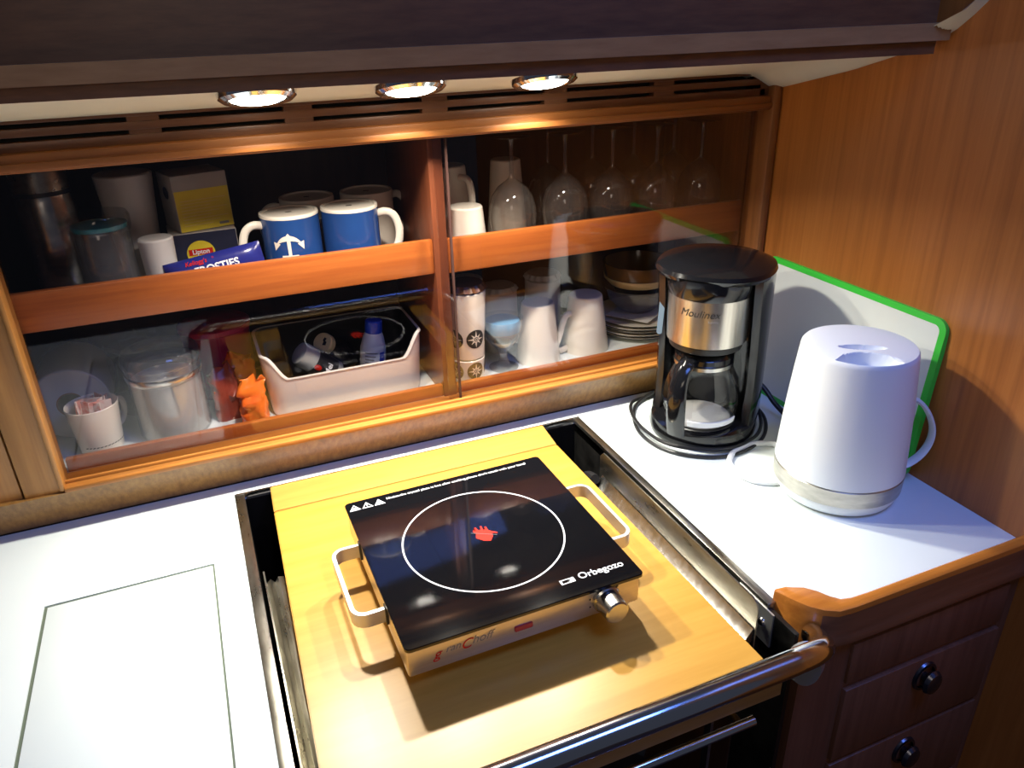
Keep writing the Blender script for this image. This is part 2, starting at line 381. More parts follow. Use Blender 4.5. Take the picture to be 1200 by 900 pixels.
MB().lathe([(0, .003), (.004, .003), (.006, .001), (.0062, 0)], T=TR(.543, .552, .872, ry=-PI / 2), n=20).build('screw', M['chrome'], br)
MB().lathe([(0, .003), (.004, .003), (.006, .001), (.0062, 0)], T=TR(.543, .575, .880, ry=-PI / 2), n=20).build('screw', M['chrome'], br)

st = thing('gimballed_stove', 'steel gimballed stove with side rails under the bamboo board', 'stove', (.25, .74, .45))
def S(mb): return mb
off = Matrix.Translation((-.25, -.74, -.45))
MB().box(.03, .475, .50, 1.0, .50, .868, .006, T=off).build('body', M['black_soft'], st)
MB().box(.045, .46, .488, .50, .52, .855, .003, T=off).build('oven_door', M['black_glass'], st)
bar = MB().tube([(.02, .445, .862), (.447, .445, .862)], .0055, 14, T=off)
bar.tube([(.06, .495, .862), (.06, .445, .862)], .005, 10, T=off); bar.tube([(.43, .495, .862), (.43, .445, .862)], .005, 10, T=off)
bar.build('door_handle', M['chrome'], st)
MB().box(.424, .428, .4835, .4885, .55, .85, T=off).build('door_trim', M['steel'], st)
# right side rail: upright plate with rounded front corner over a sloping channel
def platepts(y0, y1, z0, z1, rr=.012):
    return [(y0, z0), (y0, z1 - rr), (y0 + rr * .3, z1 - rr * .3), (y0 + rr, z1), (y1 - .01, z1), (y1, z1 - .01), (y1, z0)]
TX = lambda x: off @ Matrix.Translation((x, 0, 0)) @ Matrix(((0, 0, 1, 0), (1, 0, 0, 0), (0, 1, 0, 0), (0, 0, 0, 1)))
sp = MB().prism(platepts(.533, .915, .850, .926), 0, .0022, T=TX(.516)).build('side_rail', M['steel_y'], st)
MB().sweep([[(.480, y, .872), (.486, y, .874), (.497, y, .868), (.505, y, .872), (.515, y, .886), (.515, y, .866), (.48, y, .860)] for y in (.535, .905)], T=off).build('drip_channel', M['steel'], st)
MB().prism(platepts(.40, .875, .850, .902, .006), 0, .002, T=TX(-.0085)).build('side_rail', M['steel_y'], st)
MB().sweep([[(-.0065, y, .880), (-.001, y, .885), (.004, y, .878), (.009, y, .886), (.016, y, .884), (.020, y, .870), (-.006, y, .866)] for y in (.40, .868)], T=off).build('drip_channel', M['steel_y'], st)
MB().tube([(.500, .90, .885), (.503, .935, .870), (.49, .945, .84)], .008, 10, 4, T=off).build('gimbal_pin', M['black_soft'], st)

# grab rail
gr = thing('grab_rail', 'thick polished steel grab rail across the front of the stove', 'rail', (.25, .445, .93))
off2 = Matrix.Translation((-.25, -.445, -.93))
MB().tube([(-.06, .50, .895), (-.055, .465, .92), (-.035, .447, .929), (0, .443, .930), (.25, .443, .930), (.46, .443, .930), (.495, .444, .929), (.522, .449, .923), (.545, .460, .911), (.562, .478, .897), (.572, .500, .885)], .0135, 20, 6, T=off2).build('bar', M['chrome'], gr)
MB().lathe([(0, .012), (.016, .012), (.020, .004), (.022, 0)], T=off2 @ TR(.548, .482, .868, rx=PI / 2, rz=-.6) @ Matrix.Scale(1.5, 4, (0, 1, 0)), n=24).build('end_flange', M['alu'], gr)

# bamboo board
bb = thing('bamboo_board', 'large bamboo chopping board covering the stove', 'board', (.25, .75, .88))
off3 = Matrix.Translation((-.25, -.75, -.88))
MB().prism([(.005, .452), (.482, .449), (.4775, .992), (.022, .992)], .880, .905, T=off3, bev=.0012).build('board_top', M['bamboo'], bb)
MB().prism([(.022, .993), (.4775, .993), (.484, 1.0635), (.025, 1.0635)], .880, .9052, T=off3, bev=.0012).build('end_strip', M['bamboo_end'], bb)
MB().prism([(.006, .4485), (.4825, .4485), (.4825, .4492), (.006, .4515)], .8805, .9038, T=off3).build('front_edge', M['bamboo_edge'], bb)

# ------------------------------------------------------------------ right base cabinet with drawers and fiddle
outer = [(.9295, .493), (.80, .493), (.66, .493), (.628, .493), (.604, .495), (.585, .502), (.571, .513), (.562, .528), (.557, .545), (.556, .553)]
inner = [(.9295, .510), (.80, .510), (.66, .510), (.636, .511), (.623, .514), (.612, .521), (.603, .532), (.592, .543), (.575, .552), (.560, .554)]
rings = []
for i, (a, b) in enumerate(zip(outer, inner)):
    t = max(0, (i - 4) / 5); zt = .912 + .006 * math.sin(min(1, t) * PI * .8)
    A = Vector((*a, 0)); B = Vector((*b, 0)); w = (A - B)
    out = w.normalized() * .004
    rings.append([(*(A + out * 1.5).xy, .862), (*(A + out * 1.5).xy, .868), (*(A + out).xy, .872), (*(A - w * .0).xy, .880), (*(A).xy, zt - .008), (*(A - w * .10).xy, zt - .002), (*(A - w * .28).xy, zt), (*(B + w * .2).xy, zt), (*B.xy, zt - .003), (*B.xy, .862)])
fb = MB().sweep(rings)
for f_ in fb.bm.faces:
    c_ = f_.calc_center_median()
    if c_.x > .588 and c_.z < .903 and c_.y < .510: f_.material_index = 1  # front faces take the wood with shade in its colour
tag(fb.build('worktop_fiddle', [M['wood_fiddle'], M['wood_fiddle_shade']]), 'curved varnished orange wooden fiddle along the right worktop front', 'wooden rail')
dc = thing('drawer_cabinet', 'brown wooden drawer cabinet beneath the right worktop', 'cabinet', (.74, .80, .0))
offd = Matrix.Translation((-.74, -.80, 0))
MB().box(.5605, .9295, .497, 1.06, 0, .8615, T=offd).build('carcass', M['wood_drawer'], dc)
MB().box(.637, .908, .4925, .499, .783, .848, .0015, T=offd).build('fixed_front', M['wood_drawer'], dc)
def knob(parent, x, z):
    k = MB().lathe([(0, .020), (.006, .0205), (.013, .018), (.0155, .013), (.012, .008), (.006, .006), (.005, 0)], T=offd @ TR(x, .490, z, rx=PI / 2) @ Matrix.Scale(1.25, 4, (0, 1, 0)), n=28)
    k.lathe([(.0155, .004), (.019, .0035), (.020, .0005), (.0155, 0)], T=offd @ TR(x, .490, z, rx=PI / 2) @ Matrix.Scale(1.2, 4, (0, 1, 0)), n=28)
    k.build('knob', M['knobdark'], parent)
for z0, z1, zk in ((.645, .774, .742), (.500, .637, .600), (.34, .492, .45), (.10, .332, .28)):
    d = MB().box(.637, .908, .490, .499, z0, z1, .0015, T=offd).build('drawer', M['wood_drawer'], dc)
    knob(d, .776, zk)
bc = thing('base_cabinet', 'plain wooden base cabinet under the left worktop', 'cabinet', (-.5, .7, 0))
MB().box(-.6, .4725, -.37, .37, 0, .868).build('carcass', M['wood_drawer'], bc)

# ------------------------------------------------------------------ electric hob
hob = thing('electric_hotplate', 'square black glass hotplate with steel sides standing on the bamboo board', 'hotplate', (.2515, .7325, .905), math.radians(.8))
hw, hd = .142, .142
MB().box(-hw + .002, hw - .002, -hd + .004, hd - .004, .019, .058, .003).build('housing', M['hobsteel'], hob)
gb = bmesh.new()
MB_ = MB().prism(rrect(2 * hw, 2 * hd + .004, .006, 4), .058, .063, bev=.0008); MB_.build('glass_plate', M['black_glass'], hob)
for sx in (-1, 1):
    for sy in (-1, 1):
        MB().lathe([(0, 0), (.011, 0), (.012, .004), (.010, .020), (0, .020)], (sx * .110, sy * .105, 0), 20).build('foot', M['black_soft'], hob)
for s in (-1, 1):
    x = s * (hw - .004); pts = [(x, -.062, .045), (x + s * .018, -.0625, .045)]
    for k in range(0, 10):
        a_ = PI / 2 * k / 9; pts.append((x + s * (.024 + .014 * math.sin(a_)), -.048 - .0145 * math.cos(a_), .045))
    pts = pts + [(px_, -py_, z_) for px_, py_, z_ in pts[::-1]]
    h = MB(); rr = []
    P = [Vector(p) for p in pts]
    for i, p in enumerate(P):
        a = P[max(0, i - 1)]; c = P[min(len(P) - 1, i + 1)]; t = (c - a).normalized(); n_ = Vector((t.y, -t.x, 0))
        rr.append([p + n_ * .0022 + Vector((0, 0, -.009)), p - n_ * .0022 + Vector((0, 0, -.009)), p - n_ * .0022 + Vector((0, 0, .009)), p + n_ * .0022 + Vector((0, 0, .009))])
    h.sweep(rr); ho = h.build('handle', M['alu'], hob)
    for sy in (-1, 1): MB().box(x - .001 if s > 0 else x - .005, x + .005 if s > 0 else x + .001, sy * .062 - .004, sy * .062 + .004, .032, .058, .001).build('handle_mount', M['black_soft'], ho)
kn = MB().lathe([(0, .028), (.0125, .028), (.0145, .0265), (.0150, .022), (.0155, .006), (.0175, .004), (.018, 0)], T=TR(.095, -hd + .004, .040, rx=PI / 2), n=36).build('knob', M['steel'], hob)
MB().box(-.019, .003, -hd + .0015, -hd + .005, .035, .042, .0016).build('indicator_light', M['indicator'], hob)
# printing on the glass and the front
zt = .0634
MB().raw(flat_bm(ring_polys(.0985, .1005, 96)), T=TR(.0, -.002, zt)).build('ring_marking', M['white_print'], hob)
hand = [[(-.002, -.010), (.006, -.012), (.011, -.006), (.012, -.001), (.018, -.003), (.0185, -.0015), (.012, .002), (.009, .004), (.008, .010), (.006, .0105), (.0055, .006), (.003, .006), (.003, .012), (.001, .0125), (.0, .007), (-.003, .007), (-.005, .012), (-.007, .0115), (-.006, .006), (-.009, .0085), (-.0105, .007), (-.008, .002), (-.010, -.004)]]
MB().raw(flat_bm(hand), T=TR(.001, .004, zt, rz=-.1) @ Matrix.Scale(1.35, 4, (0, 1, 0))).build('hand_symbol', M['red_print'], hob)
MB().raw(flat_bm([[(-.013, .007), (-.0125, .0082), (.016, -.0085), (.0155, -.0095)]]), T=TR(.001, .004, zt + .0003)).build('hand_symbol_slash', M['black_print'], hob)
MB().raw(text_bm("Notice:the crystal plate is hot after cooking,please don't touch with your hand!", .0064, bold=.00006), T=TR(.015, .132, zt)).build('warning_text', M['white_print'], hob)
tri = MB()
for k in range(3):
    cx = -.131 + k * .0165; cy = .128
    o_ = [(-.0075, -.0055), (.0075, -.0055), (0, .0075)]; i_ = [(-.0055, -.0043), (.0055, -.0043), (0, .0053)]
    tri.raw(flat_bm([[o_[j], o_[(j + 1) % 3], i_[(j + 1) % 3], i_[j]] for j in range(3)]), T=TR(cx, cy, zt))
    if k == 1: tri.raw(flat_bm([[(-.0005, -.001), (.0005, -.001), (.0007, .0032), (-.0007, .0032)], [(-.0006, -.003), (.0006, -.003), (.0006, -.0019), (-.0006, -.0019)]]), T=TR(cx, cy, zt))
    elif k == 0: tri.raw(flat_bm([[(-.0035, -.0033), (.0035, -.0033), (.0035, -.0024), (-.0035, -.0024)]] + [[(a, -.0018), (a + .0008, -.0018), (a + .0012, .0006), (a + .0004, .0014)] for a in (-.0022, -.0004, .0012)]), T=TR(cx, cy, zt))
    else: tri.raw(flat_bm([[(-.0032, -.0032), (.0036, -.0028), (.0032, -.0008), (.001, .0014), (-.0006, .0026), (-.0008, -.0004), (-.0034, -.0012)]]), T=TR(cx, cy, zt))
tri.build('hazard_symbols', M['white_print'], hob)
MB().raw(text_bm('Orbegozo', .0140, bold=.0002), T=TR(.0995, -.1175, zt, rz=-.008)).build('brand_lettering', M['white_print'], hob)
MB().raw(flat_bm([[(-.009, -.0038), (.009, -.0038), (.009, -.0024), (-.009, -.0024)], [(-.009, .0024), (.009, .0024), (.009, .0038), (-.009, .0038)], [(-.009, -.003), (-.0065, -.003), (-.0065, .003), (-.009, .003)], [(.0065, -.003), (.009, -.003), (.009, .003), (.0065, .003)], [(-.001, -.003), (.001, -.003), (.005, .003), (.003, .003)], [(0.0, -.002), (.006, -.002), (.006, .002), (.002, .002)]]), T=TR(.056, -.1185, zt)).build('brand_logo', M['white_print'], hob)
fy = -hd + .0034
MB().raw(text_bm('g', .018, shear=.35), T=TR(-.108, fy, .040) @ FR).build('front_letter', M['red_print'], hob)
MB().raw(text_bm('C', .018, shear=.35), T=TR(-.0755, fy, .0405) @ FR).build('front_letter', M['red_print'], hob)
MB().raw(text_bm('ran', .013, shear=.35), T=TR(-.090, fy, .0425) @ FR).build('front_lettering', M['grey_print'], hob)
MB().raw(text_bm('hoff', .015, shear=.35), T=TR(-.057, fy, .0430) @ FR).build('front_lettering', M['grey_print'], hob)
dt = MB()
for k in range(7):
    a = math.radians(200 - k * 38)
    if k in (5, 6): continue
    dt.raw(flat_bm(disc_poly(.0012 + .0001 * k, 12)), T=TR(.095 + .0215 * math.cos(a), fy, .040 + .0165 * math.sin(a)) @ FR)
dt.build('dial_marks', M['black_print'], hob)

# ------------------------------------------------------------------ coffee maker
cm = thing('coffee_maker', 'black filter coffee maker with steel band and glass carafe', 'coffee maker', (.735, .952, .90), math.radians(-50))
def oval(w, d, n=40, cy=0, p=2.4):
    P = []
    for i in range(n):
        a = 2 * PI * i / n; c, s_ = math.cos(a), math.sin(a)
        P.append((w * math.copysign(abs(c) ** (2 / p), c), cy + d * math.copysign(abs(s_) ** (2 / p), s_)))
    return P
def loft(secs, m=0, n=40, p=2.4):   # secs: (w, d, cy, z)
    return [[(x, y, z) for x, y in oval(w, d, n, cy, p)] for w, d, cy, z in secs]
MB().sweep(loft([(.082, .086, 0, 0), (.087, .091, 0, .004), (.089, .093, 0, .014), (.086, .090, 0, .028), (.078, .080, 0, .033)], p=2.1)).build('base', M['black_gloss'], cm)
MB().lathe([(0, .034), (.056, .034), (.058, .0325), (.0, .0325)], (0, -.026, 0), 40).build('warming_plate', M['black_soft'], cm)
MB().sweep(loft([(.083, .030, .050, .02), (.081, .031, .050, .10), (.081, .034, .048, .20), (.084, .038, .044, .282)], p=3.2)).build('water_tank', M['black_gloss'], cm)
for s in (-1, 1):
    q = MB().sweep([[(s * .083, .055, z), (s * .066, .055, z), (s * .064, .0, z), (s * .066, y2 + .002, z), (s * .069, y2 - .002, z), (s * .080, y2 + .002, z), (s * .0845, y2 + .010, z), (s * .0855, .02, z)] for z, y2 in ((.02, -.030), (.05, -.020), (.10, -.014), (.16, -.018), (.22, -.030), (.282, -.040))])
    q.build('side_column', M['black_gloss'], cm)
MB().prism(rrect(.009, .088, .0042, 5), 0, .0015, T=TR(-.0745, -.0292, .215, rx=-.16) @ FR).build('water_level_window', M['window_strip'], cm)
FY = -.030
MB().lathe([(.055, .174), (.060, .178), (.0605, .250), (.064, .256), (.067, .270), (.066, .285), (0, .285)], (0, FY, 0), 48).box(-.064, .064, -.02, .03, .176, .284).build('filter_holder', M['black_gloss'], cm)
MB().lathe([(0, .164), (.050, .164), (.057, .168), (.058, .178)], (0, FY, 0), 48).build('drip_plate', M['black_soft'], cm)
MB().lathe([(.0602, .179), (.0622, .180), (.0634, .2615), (.0612, .262)], (0, FY, 0), 48, a0=PI * .98, a1=PI * 2.02).build('steel_band', M['steel_v'], cm)
bt = wrap(text_bm('Moulinex', .0165, shear=.3, bold=0), lambda z: .0630, .236, -PI / 2 + .02, .0006)
MB().raw(bt, T=TR(0, FY, 0)).build('lettering', M['black_print'], cm)
MB().raw(wrap(text_bm('SUBITO', .0045), lambda z: .0628, .2245, -PI / 2 + .36, .0006), T=TR(0, FY, 0)).build('lettering', M['grey_print'], cm)
MB().sweep(loft([(.080, .078, -.002, .276), (.088, .088, -.004, .282), (.0915, .091, -.004, .288), (.089, .089, -.003, .294), (.072, .074, .0, .300), (.040, .044, .004, .303), (.004, .004, .004, .304)], p=2.3)).build('lid', M['black_gloss'], cm)
ca = MB().lathe([(.046, .036), (.056, .040), (.0605, .055), (.0615, .072), (.0590, .096), (.051, .120), (.044, .136), (.043, .146)], (0, FY, 0), 48).build('carafe', M['glass'], cm)
MB().lathe([(0, .0345), (.048, .0345), (.050, .038), (0, .038)], (0, FY, 0), 48).build('carafe_bottom', M['glass_frost'], ca)
MB().lathe([(.0580, .042), (.0605, .0435), (.0625, .053), (.0610, .054)], (0, FY, 0), 48, a0=1.48 * PI, a1=1.93 * PI).build('measuring_strip', M['white_print'], ca)
MB().lathe([(.044, .140), (.047, .144), (.047, .152), (.042, .158), (.02, .160), (0, .160)], (0, FY, 0), 40).build('carafe_lid', M['black_gloss'], ca)
MB().lathe([(.0445, .134), (.0475, .135), (.0475, .141), (.0445, .142)], (0, FY, 0), 40).build('collar', M['steel'], ca)
a = math.radians(-100); ux, uy = math.cos(a), math.sin(a)
hp = [(.042, .150), (.064, .154), (.080, .146), (.090, .122), (.092, .092), (.090, .062), (.086, .038)]
hr = []
for (rr_, z), w, th in zip(hp, (.012, .013, .014, .015, .016, .016, .015), (.006, .008, .010, .011, .011, .010, .007)):
    c = Vector((ux * rr_, FY + uy * rr_, z)); side = Vector((-uy, ux, 0)); o_ = Vector((ux, uy, .0)) if z < .13 else Vector((0, 0, 1))
    hr.append([c + side * w * math.cos(t) + o_ * th * math.sin(t) for t in [k * PI / 6 for k in range(12)]])
MB().sweep(hr).build('carafe_handle', M['black_gloss'], ca)

tag(MB().tube([(.775, 1.056, .93), (.72, 1.078, .912), (.672, 1.062, .9045), (.638, 1.015, .9037), (.622, .965, .9037), (.626, .915, .9037), (.650, .877, .9037), (.69, .851, .9037), (.735, .846, .9037), (.785, .862, .9037), (.822, .892, .9037), (.850, .935, .9037), (.858, .985, .9037), (.835, 1.035, .9040), (.78, 1.068, .9040), (.70, 1.080, .9040), (.655, 1.055, .9105), (.632, 1.0, .9105), (.629, .945, .9105), (.640, .905, .9105), (.672, .874, .9105), (.715, .856, .9105), (.76, .861, .9105), (.80, .882, .911), (.832, .925, .918), (.842, .985, .96), (.84, 1.02, .98)], .0029, 10, 6).build('power_cord', M['black_soft']), 'black power cord coiled around the foot of the coffee maker', 'cord')
tag(MB().tube([(.822, 1.01, .97), (.845, .985, .965), (.862, .955, .945), (.868, .93, .925), (.872, .90, .912), (.874, .86, .905)], .0045, 10, 6).build('power_cord', M['black_soft']), 'short black cable between the coffee maker and the cutting board', 'cord')

# ------------------------------------------------------------------ cutting board leaning on right wall
cb = thing('cutting_board', 'white plastic cutting board with bright green rim leaning on the right wall', 'cutting board', (.905, .868, .9005))
Tc = Matrix.Rotation(math.radians(4.2), 4, 'Y') @ Matrix(((0, 0, 1, 0), (1, 0, 0, 0), (0, 1, 0, 0), (0, 0, 0, 1)))
W, H = .372, .252
pts = [(x, y + H / 2) for x, y in rrect(W, H, .018, 6)]; pin = [(x, y + H / 2) for x, y in rrect(W - .019, H - .019, .010, 6)]
MB().prism(pin, .0005, .0100, T=Tc).build('plate', M['board_white'], cb)
b = bmesh.new()
R_ = [[(p[0], p[1], z) for p in (pts if k in (0, 1) else pin)] for k, z in ((0, .001), (1, .0098), (2, .0106), (3, .0002))]
V = [[b.verts.new(p) for p in r_] for r_ in (R_[0], R_[1], R_[2], R_[3])]
for A, B in ((V[0], V[1]), (V[1], V[2]), (V[2], V[3]), (V[3], V[0])):
    for k in range(len(pts)): b.faces.new((A[k], A[(k + 1) % len(pts)], B[(k + 1) % len(pts)], B[k]))
bmesh.ops.recalc_face_normals(b, faces=b.faces[:])
MB().raw(b, T=Tc).build('rim', M['green'], cb)

# ------------------------------------------------------------------ kettle
kt = thing('electric_kettle', 'white tapered electric kettle with a steel band near its foot', 'kettle', (.800, .712, .90), 0)
MB().lathe([(0, 0), (.074, 0), (.080, .004), (.085, .012), (.087, .020), (.087, .022)], n=64).build('foot', M['white_plastic'], kt)
MB().lathe([(.0868, .021), (.0885, .022), (.0892, .046), (.0875, .048)], n=64).build('steel_band', M['steel_k'], kt)
def kr(z): return .0888 - (z - .048) * .075 + .0015 * math.sin((z - .048) / .183 * PI)
prof = [(.0870, .047), (.0892, .049)] + [(kr(z), z) for z in (.06, .08, .10, .12, .14, .16, .18, .20, .215, .224)] + [(kr(.228) - .0005, .2285), (kr(.228) - .0025, .231)]
rt = kr(.228) - .0025
MB().lathe(prof, n=72).build('body', M['white_plastic'], kt)
b = bmesh.new(); nr, na = 44, 120; c0 = b.verts.new((0, 0, .2325)); prev = None
af = math.atan2(-.712, -.800) + .28      # scoop faces roughly the room
fx, fy_ = math.cos(af), math.sin(af)
def topz(x, y):
    u = x * fx + y * fy_; v = -x * fy_ + y * fx; r_ = math.hypot(x, y) / rt
    z = .2325 - .0015 * r_ ** 6
    e = ((u - .069) / .038) ** 2 + (v / .042) ** 2
    if e < 1: z -= .019 * min(1, (1 - e) * 3) * (1 if e < 1 else 0)
    g = ((u - .012) / .009) ** 2 + (v / .031) ** 2 if True else 9
    g = (abs(u - .014) / .0085) ** 2 + (abs(v) / .031) ** 2.0
    if g < 1: z -= .007 * min(1, (1 - g) * 3)
    return z
for i in range(1, nr + 1):
    r_ = rt * i / nr; ring = []
    for k in range(na):
        x, y = r_ * math.cos(2 * PI * k / na), r_ * math.sin(2 * PI * k / na); ring.append(b.verts.new((x, y, topz(x, y) if i < nr else min(topz(x, y), .2312))))
    for k in range(na):
        if prev is None: b.faces.new((c0, ring[k], ring[(k + 1) % na]))
        else: b.faces.new((prev[k], ring[k], ring[(k + 1) % na], prev[(k + 1) % na]))
    prev = ring
MB().raw(b).build('lid', M['white_plastic'], kt, ang=28)
hx, hy = .93, -.37
HP = [(.070, .148), (.090, .146), (.110, .130), (.125, .104), (.129, .080), (.122, .056), (.105, .038), (.085, .031)]
MB().tube([(hx * r_, hy * r_, z) for r_, z in HP], .0034, 14, 5, flat=2.4).build('handle', M['white_plastic'], kt)
tag(MB().tube([(.815, .805, .905), (.800, .842, .9045), (.768, .858, .9045), (.730, .853, .9045), (.702, .832, .9045), (.692, .803, .9045), (.697, .775, .9045), (.715, .757, .9045), (.74, .748, .9045)], .0048, 12, 6).build('kettle_cord', M['white_cord']), 'white cord looped on the worktop behind the white kettle', 'cord')

# ------------------------------------------------------------------ crockery on the upper shelf, left
ZS, ZF = 1.190, .965
def vessel(t, outr, h, wall=.003, base=.004, inverted=True, m=None, name='body', n=40, prof=None):
    """cup wall with real thickness; inverted stands on its rim"""
    f = outr
    P = [(0, 0), (f(0) - .002, 0), (f(0), .002)] + [(f(h * k / 8), h * k / 8) for k in range(1, 9)]
    P += [(f(h) - wall / 2, h + .0012), (f(h) - wall, h)] + [(f(h * k / 8) - wall, max(base, h * k / 8)) for k in range(7, 0, -1)] + [(0, base)]
    if inverted: P = [(r_, h - z) for r_, z in P]
    return MB().lathe(P, n=n).build(name, m, t)
def mug(label, loc, hand, m, rz=0):
    t = thing('mug', label, 'mug', loc, rz, 'upturned mugs on the upper shelf')
    b_ = vessel(t, lambda z: .0435, .098, m=m)
    MB().lathe([(0, .0982), (.0375, .0984), (.0390, .1004), (.0430, .1002), (.0438, .0980), (.0437, .0955)], n=40).build('foot', M['white_china'], t)
    MB().box(-.0045, .0045, -.0015, .0015, .0984, .0989).build('base_mark', M['black_print'], t)
    a = math.radians(hand); x, y = math.cos(a), math.sin(a)
    MB().tube([(x * r_, y * r_, z) for r_, z in ((.041, .084), (.056, .086), (.068, .078), (.074, .058), (.071, .036), (.060, .024), (.041, .020))], .0062, 12, 5, flat=.75).build('handle', M['white_china'], t)
    return t
m1 = mug('blue mug with white anchor, standing upside down, handle to its left', (.128, 1.196, ZS), 190, M['blue_glaze'])
anc = MB()
def W1(polys): return wrap(flat_bm(polys), lambda z: .0435, .050, -PI / 2 - .12 - .12, .0006, .003)
arc = []
for k in range(10):
    a0, a1 = math.radians(35 + 11 * k), math.radians(35 + 11 * (k + 1)); w = lambda a: .0028 + .0022 * math.sin((a - math.radians(35)) / math.radians(110) * PI)
    arc.append([((.022) * math.cos(a0), -.002 + (.022 - w(a0)) * math.sin(a0) + .0), (.022 * math.cos(a1), -.002 + (.022 - w(a1)) * math.sin(a1)), ((.022) * math.cos(a1), -.002 + (.022 + w(a1) * .6) * math.sin(a1)), ((.022) * math.cos(a0), -.002 + (.022 + w(a0) * .6) * math.sin(a0))])
anc.raw(W1(arc)); anc.raw(W1([[(-.0027, .021), (-.0022, -.02), (.0022, -.02), (.0027, .021)]]))
anc.raw(W1([[(-.012, -.010), (.012, -.010), (.012, -.0065), (-.012, -.0065)]]))
for s in (-1, 1): anc.raw(W1([[(s * .0225, .014), (s * .0215, .001), (s * .0125, .0105)][::s]]))
anc.raw(W1([[(-.0035, .022), (.0035, .022), (0, .0265)]])); anc.raw(wrap(flat_bm(ring_polys(.003, .006, 20)), lambda z: .0435, .022, -PI / 2 - .24, .0006, .003))
anc.build('anchor_print', M['white_china'], m1)
mug('plain blue mug standing upside down with its handle to the right', (.219, 1.194, ZS), -14, M['blue_glaze'])
mug('white mug standing upside down behind the blue anchor mug', (.170, 1.292, ZS), 170, M['white_china'])
mug('white mug standing upside down behind the plain blue mug', (.268, 1.290, ZS), 15, M['white_china'])

fl = thing('vacuum_flask', 'tall stainless steel vacuum flask at the left end of the upper shelf', 'flask', (-.193, 1.255, ZS))
MB().lathe([(0, 0), (.036, 0), (.038, .003), (.038, .135), (.036, .142), (.036, .150)], n=40).build('body', M['steel'], fl)
MB().lathe([(.0365, .149), (.0365, .155), (.0, .155)], n=40).build('seal_ring', M['black_soft'], fl)
MB().lathe([(.036, .1545), (.0362, .192), (.034, .198), (0, .199)], n=40).build('cup_lid', M['steel_y'], fl)
jr = thing('storage_jar', 'clear jar with teal seal lid in front of the steel flask', 'jar', (-.127, 1.192, ZS))
MB().lathe([(0, .002), (.034, .002), (.037, .006), (.037, .095), (.034, .104), (.032, .104), (.034, .094), (.034, .006), (0, .006)], n=40).build('body', M['glass_jar'], jr)
MB().lathe([(.033, .100), (.039, .102), (.041, .110), (.041, .122), (.038, .127), (0, .128)], n=40).build('lid', M['glass'], jr)
MB().lathe([(0, .106), (.035, .106), (.036, .112), (0, .113)], n=40).build('seal', M['teal'], jr)
cs = thing('beaker', 'frosted white plastic beaker behind the jar with teal seal', 'beaker', (-.089, 1.272, ZS), 0, 'frosted beakers')
vessel(cs, lambda z: .040 - .08 * z, .165, m=M['white_cup'])
tk = thing('beaker', 'frosted white plastic beaker beside the dark tea box', 'beaker', (-.061, 1.190, ZS), 0, 'frosted beakers')
vessel(tk, lambda z: .024 - .03 * z, .085, m=M['white_cup'])

def tea(name, label, loc, rz, w, d, h, mf, ms, art):
    t = thing(name, label, 'box', loc, rz)
    MB().box(-w / 2, w / 2, -d / 2, d / 2, 0, h, .001).build('carton', ms, t)
    MB().box(-w / 2 + .001, w / 2 - .001, -d / 2 - .0006, -d / 2 + .001, .001, h - (.022 if mf is M['yellow'] else .001)).build('front_panel', mf, t)
    art(t, w, d, h); return t
def art2(t, w, d, h):
    T = TR(-.008, -d / 2 - .0012, h * .60) @ FR
    MB().raw(flat_bm(disc_poly(.020, 36, 1, .95)), T=T).build('oval_logo', M['yellow'], t)
    T = TR(-.008, -d / 2 - .0016, h * .63) @ FR
    MB().raw(flat_bm([[(-.017, -.0045), (.017, -.0045), (.017, .0045), (-.017, .0045)]]), T=T).build('red_band', M['red_print'], t)
    MB().raw(text_bm('Lipton', .0095, bold=.0002), T=TR(-.008, -d / 2 - .002, h * .63) @ FR).build('lettering', M['white_print'], t)
def art1(t, w, d, h):
    q = MB()
    for k in range(9):
        q.raw(flat_bm([[(-.033, .045 - k * .0045), (.033 - .012 * (k % 3), .045 - k * .0045), (.033 - .012 * (k % 3), .0457 - k * .0045), (-.033, .0457 - k * .0045)]]), T=TR(0, -d / 2 - .0009, 0) @ FR)
    q.build('small_print', M['gold'], t)
    MB().raw(flat_bm([[(-.004, 0), (.010, 0), (.010, .0035), (-.004, .0035)]]), T=TR(.022, -d / 2 - .0012, .005) @ FR).build('date_print', M['grey_print'], t)
    MB().raw(flat_bm(disc_poly(.013, 30, 1, .7)), T=TR(-w / 2 - .0006, 0, h * .66, rz=-PI / 2) @ FR).build('side_logo', M['card_navy'], t)
tea('tea_box', 'dark tea box with a round yellow and red emblem under the yellow box', (.002, 1.258, ZS), .05, .094, .075, .078, M['card_navy'], M['card_grey'], art2)
tea('tea_box', 'yellow fronted tea box stacked on the dark tea box', (.003, 1.266, ZS + .0785), .27, .080, .072, .082, M['yellow'], M['card_grey'], art1)

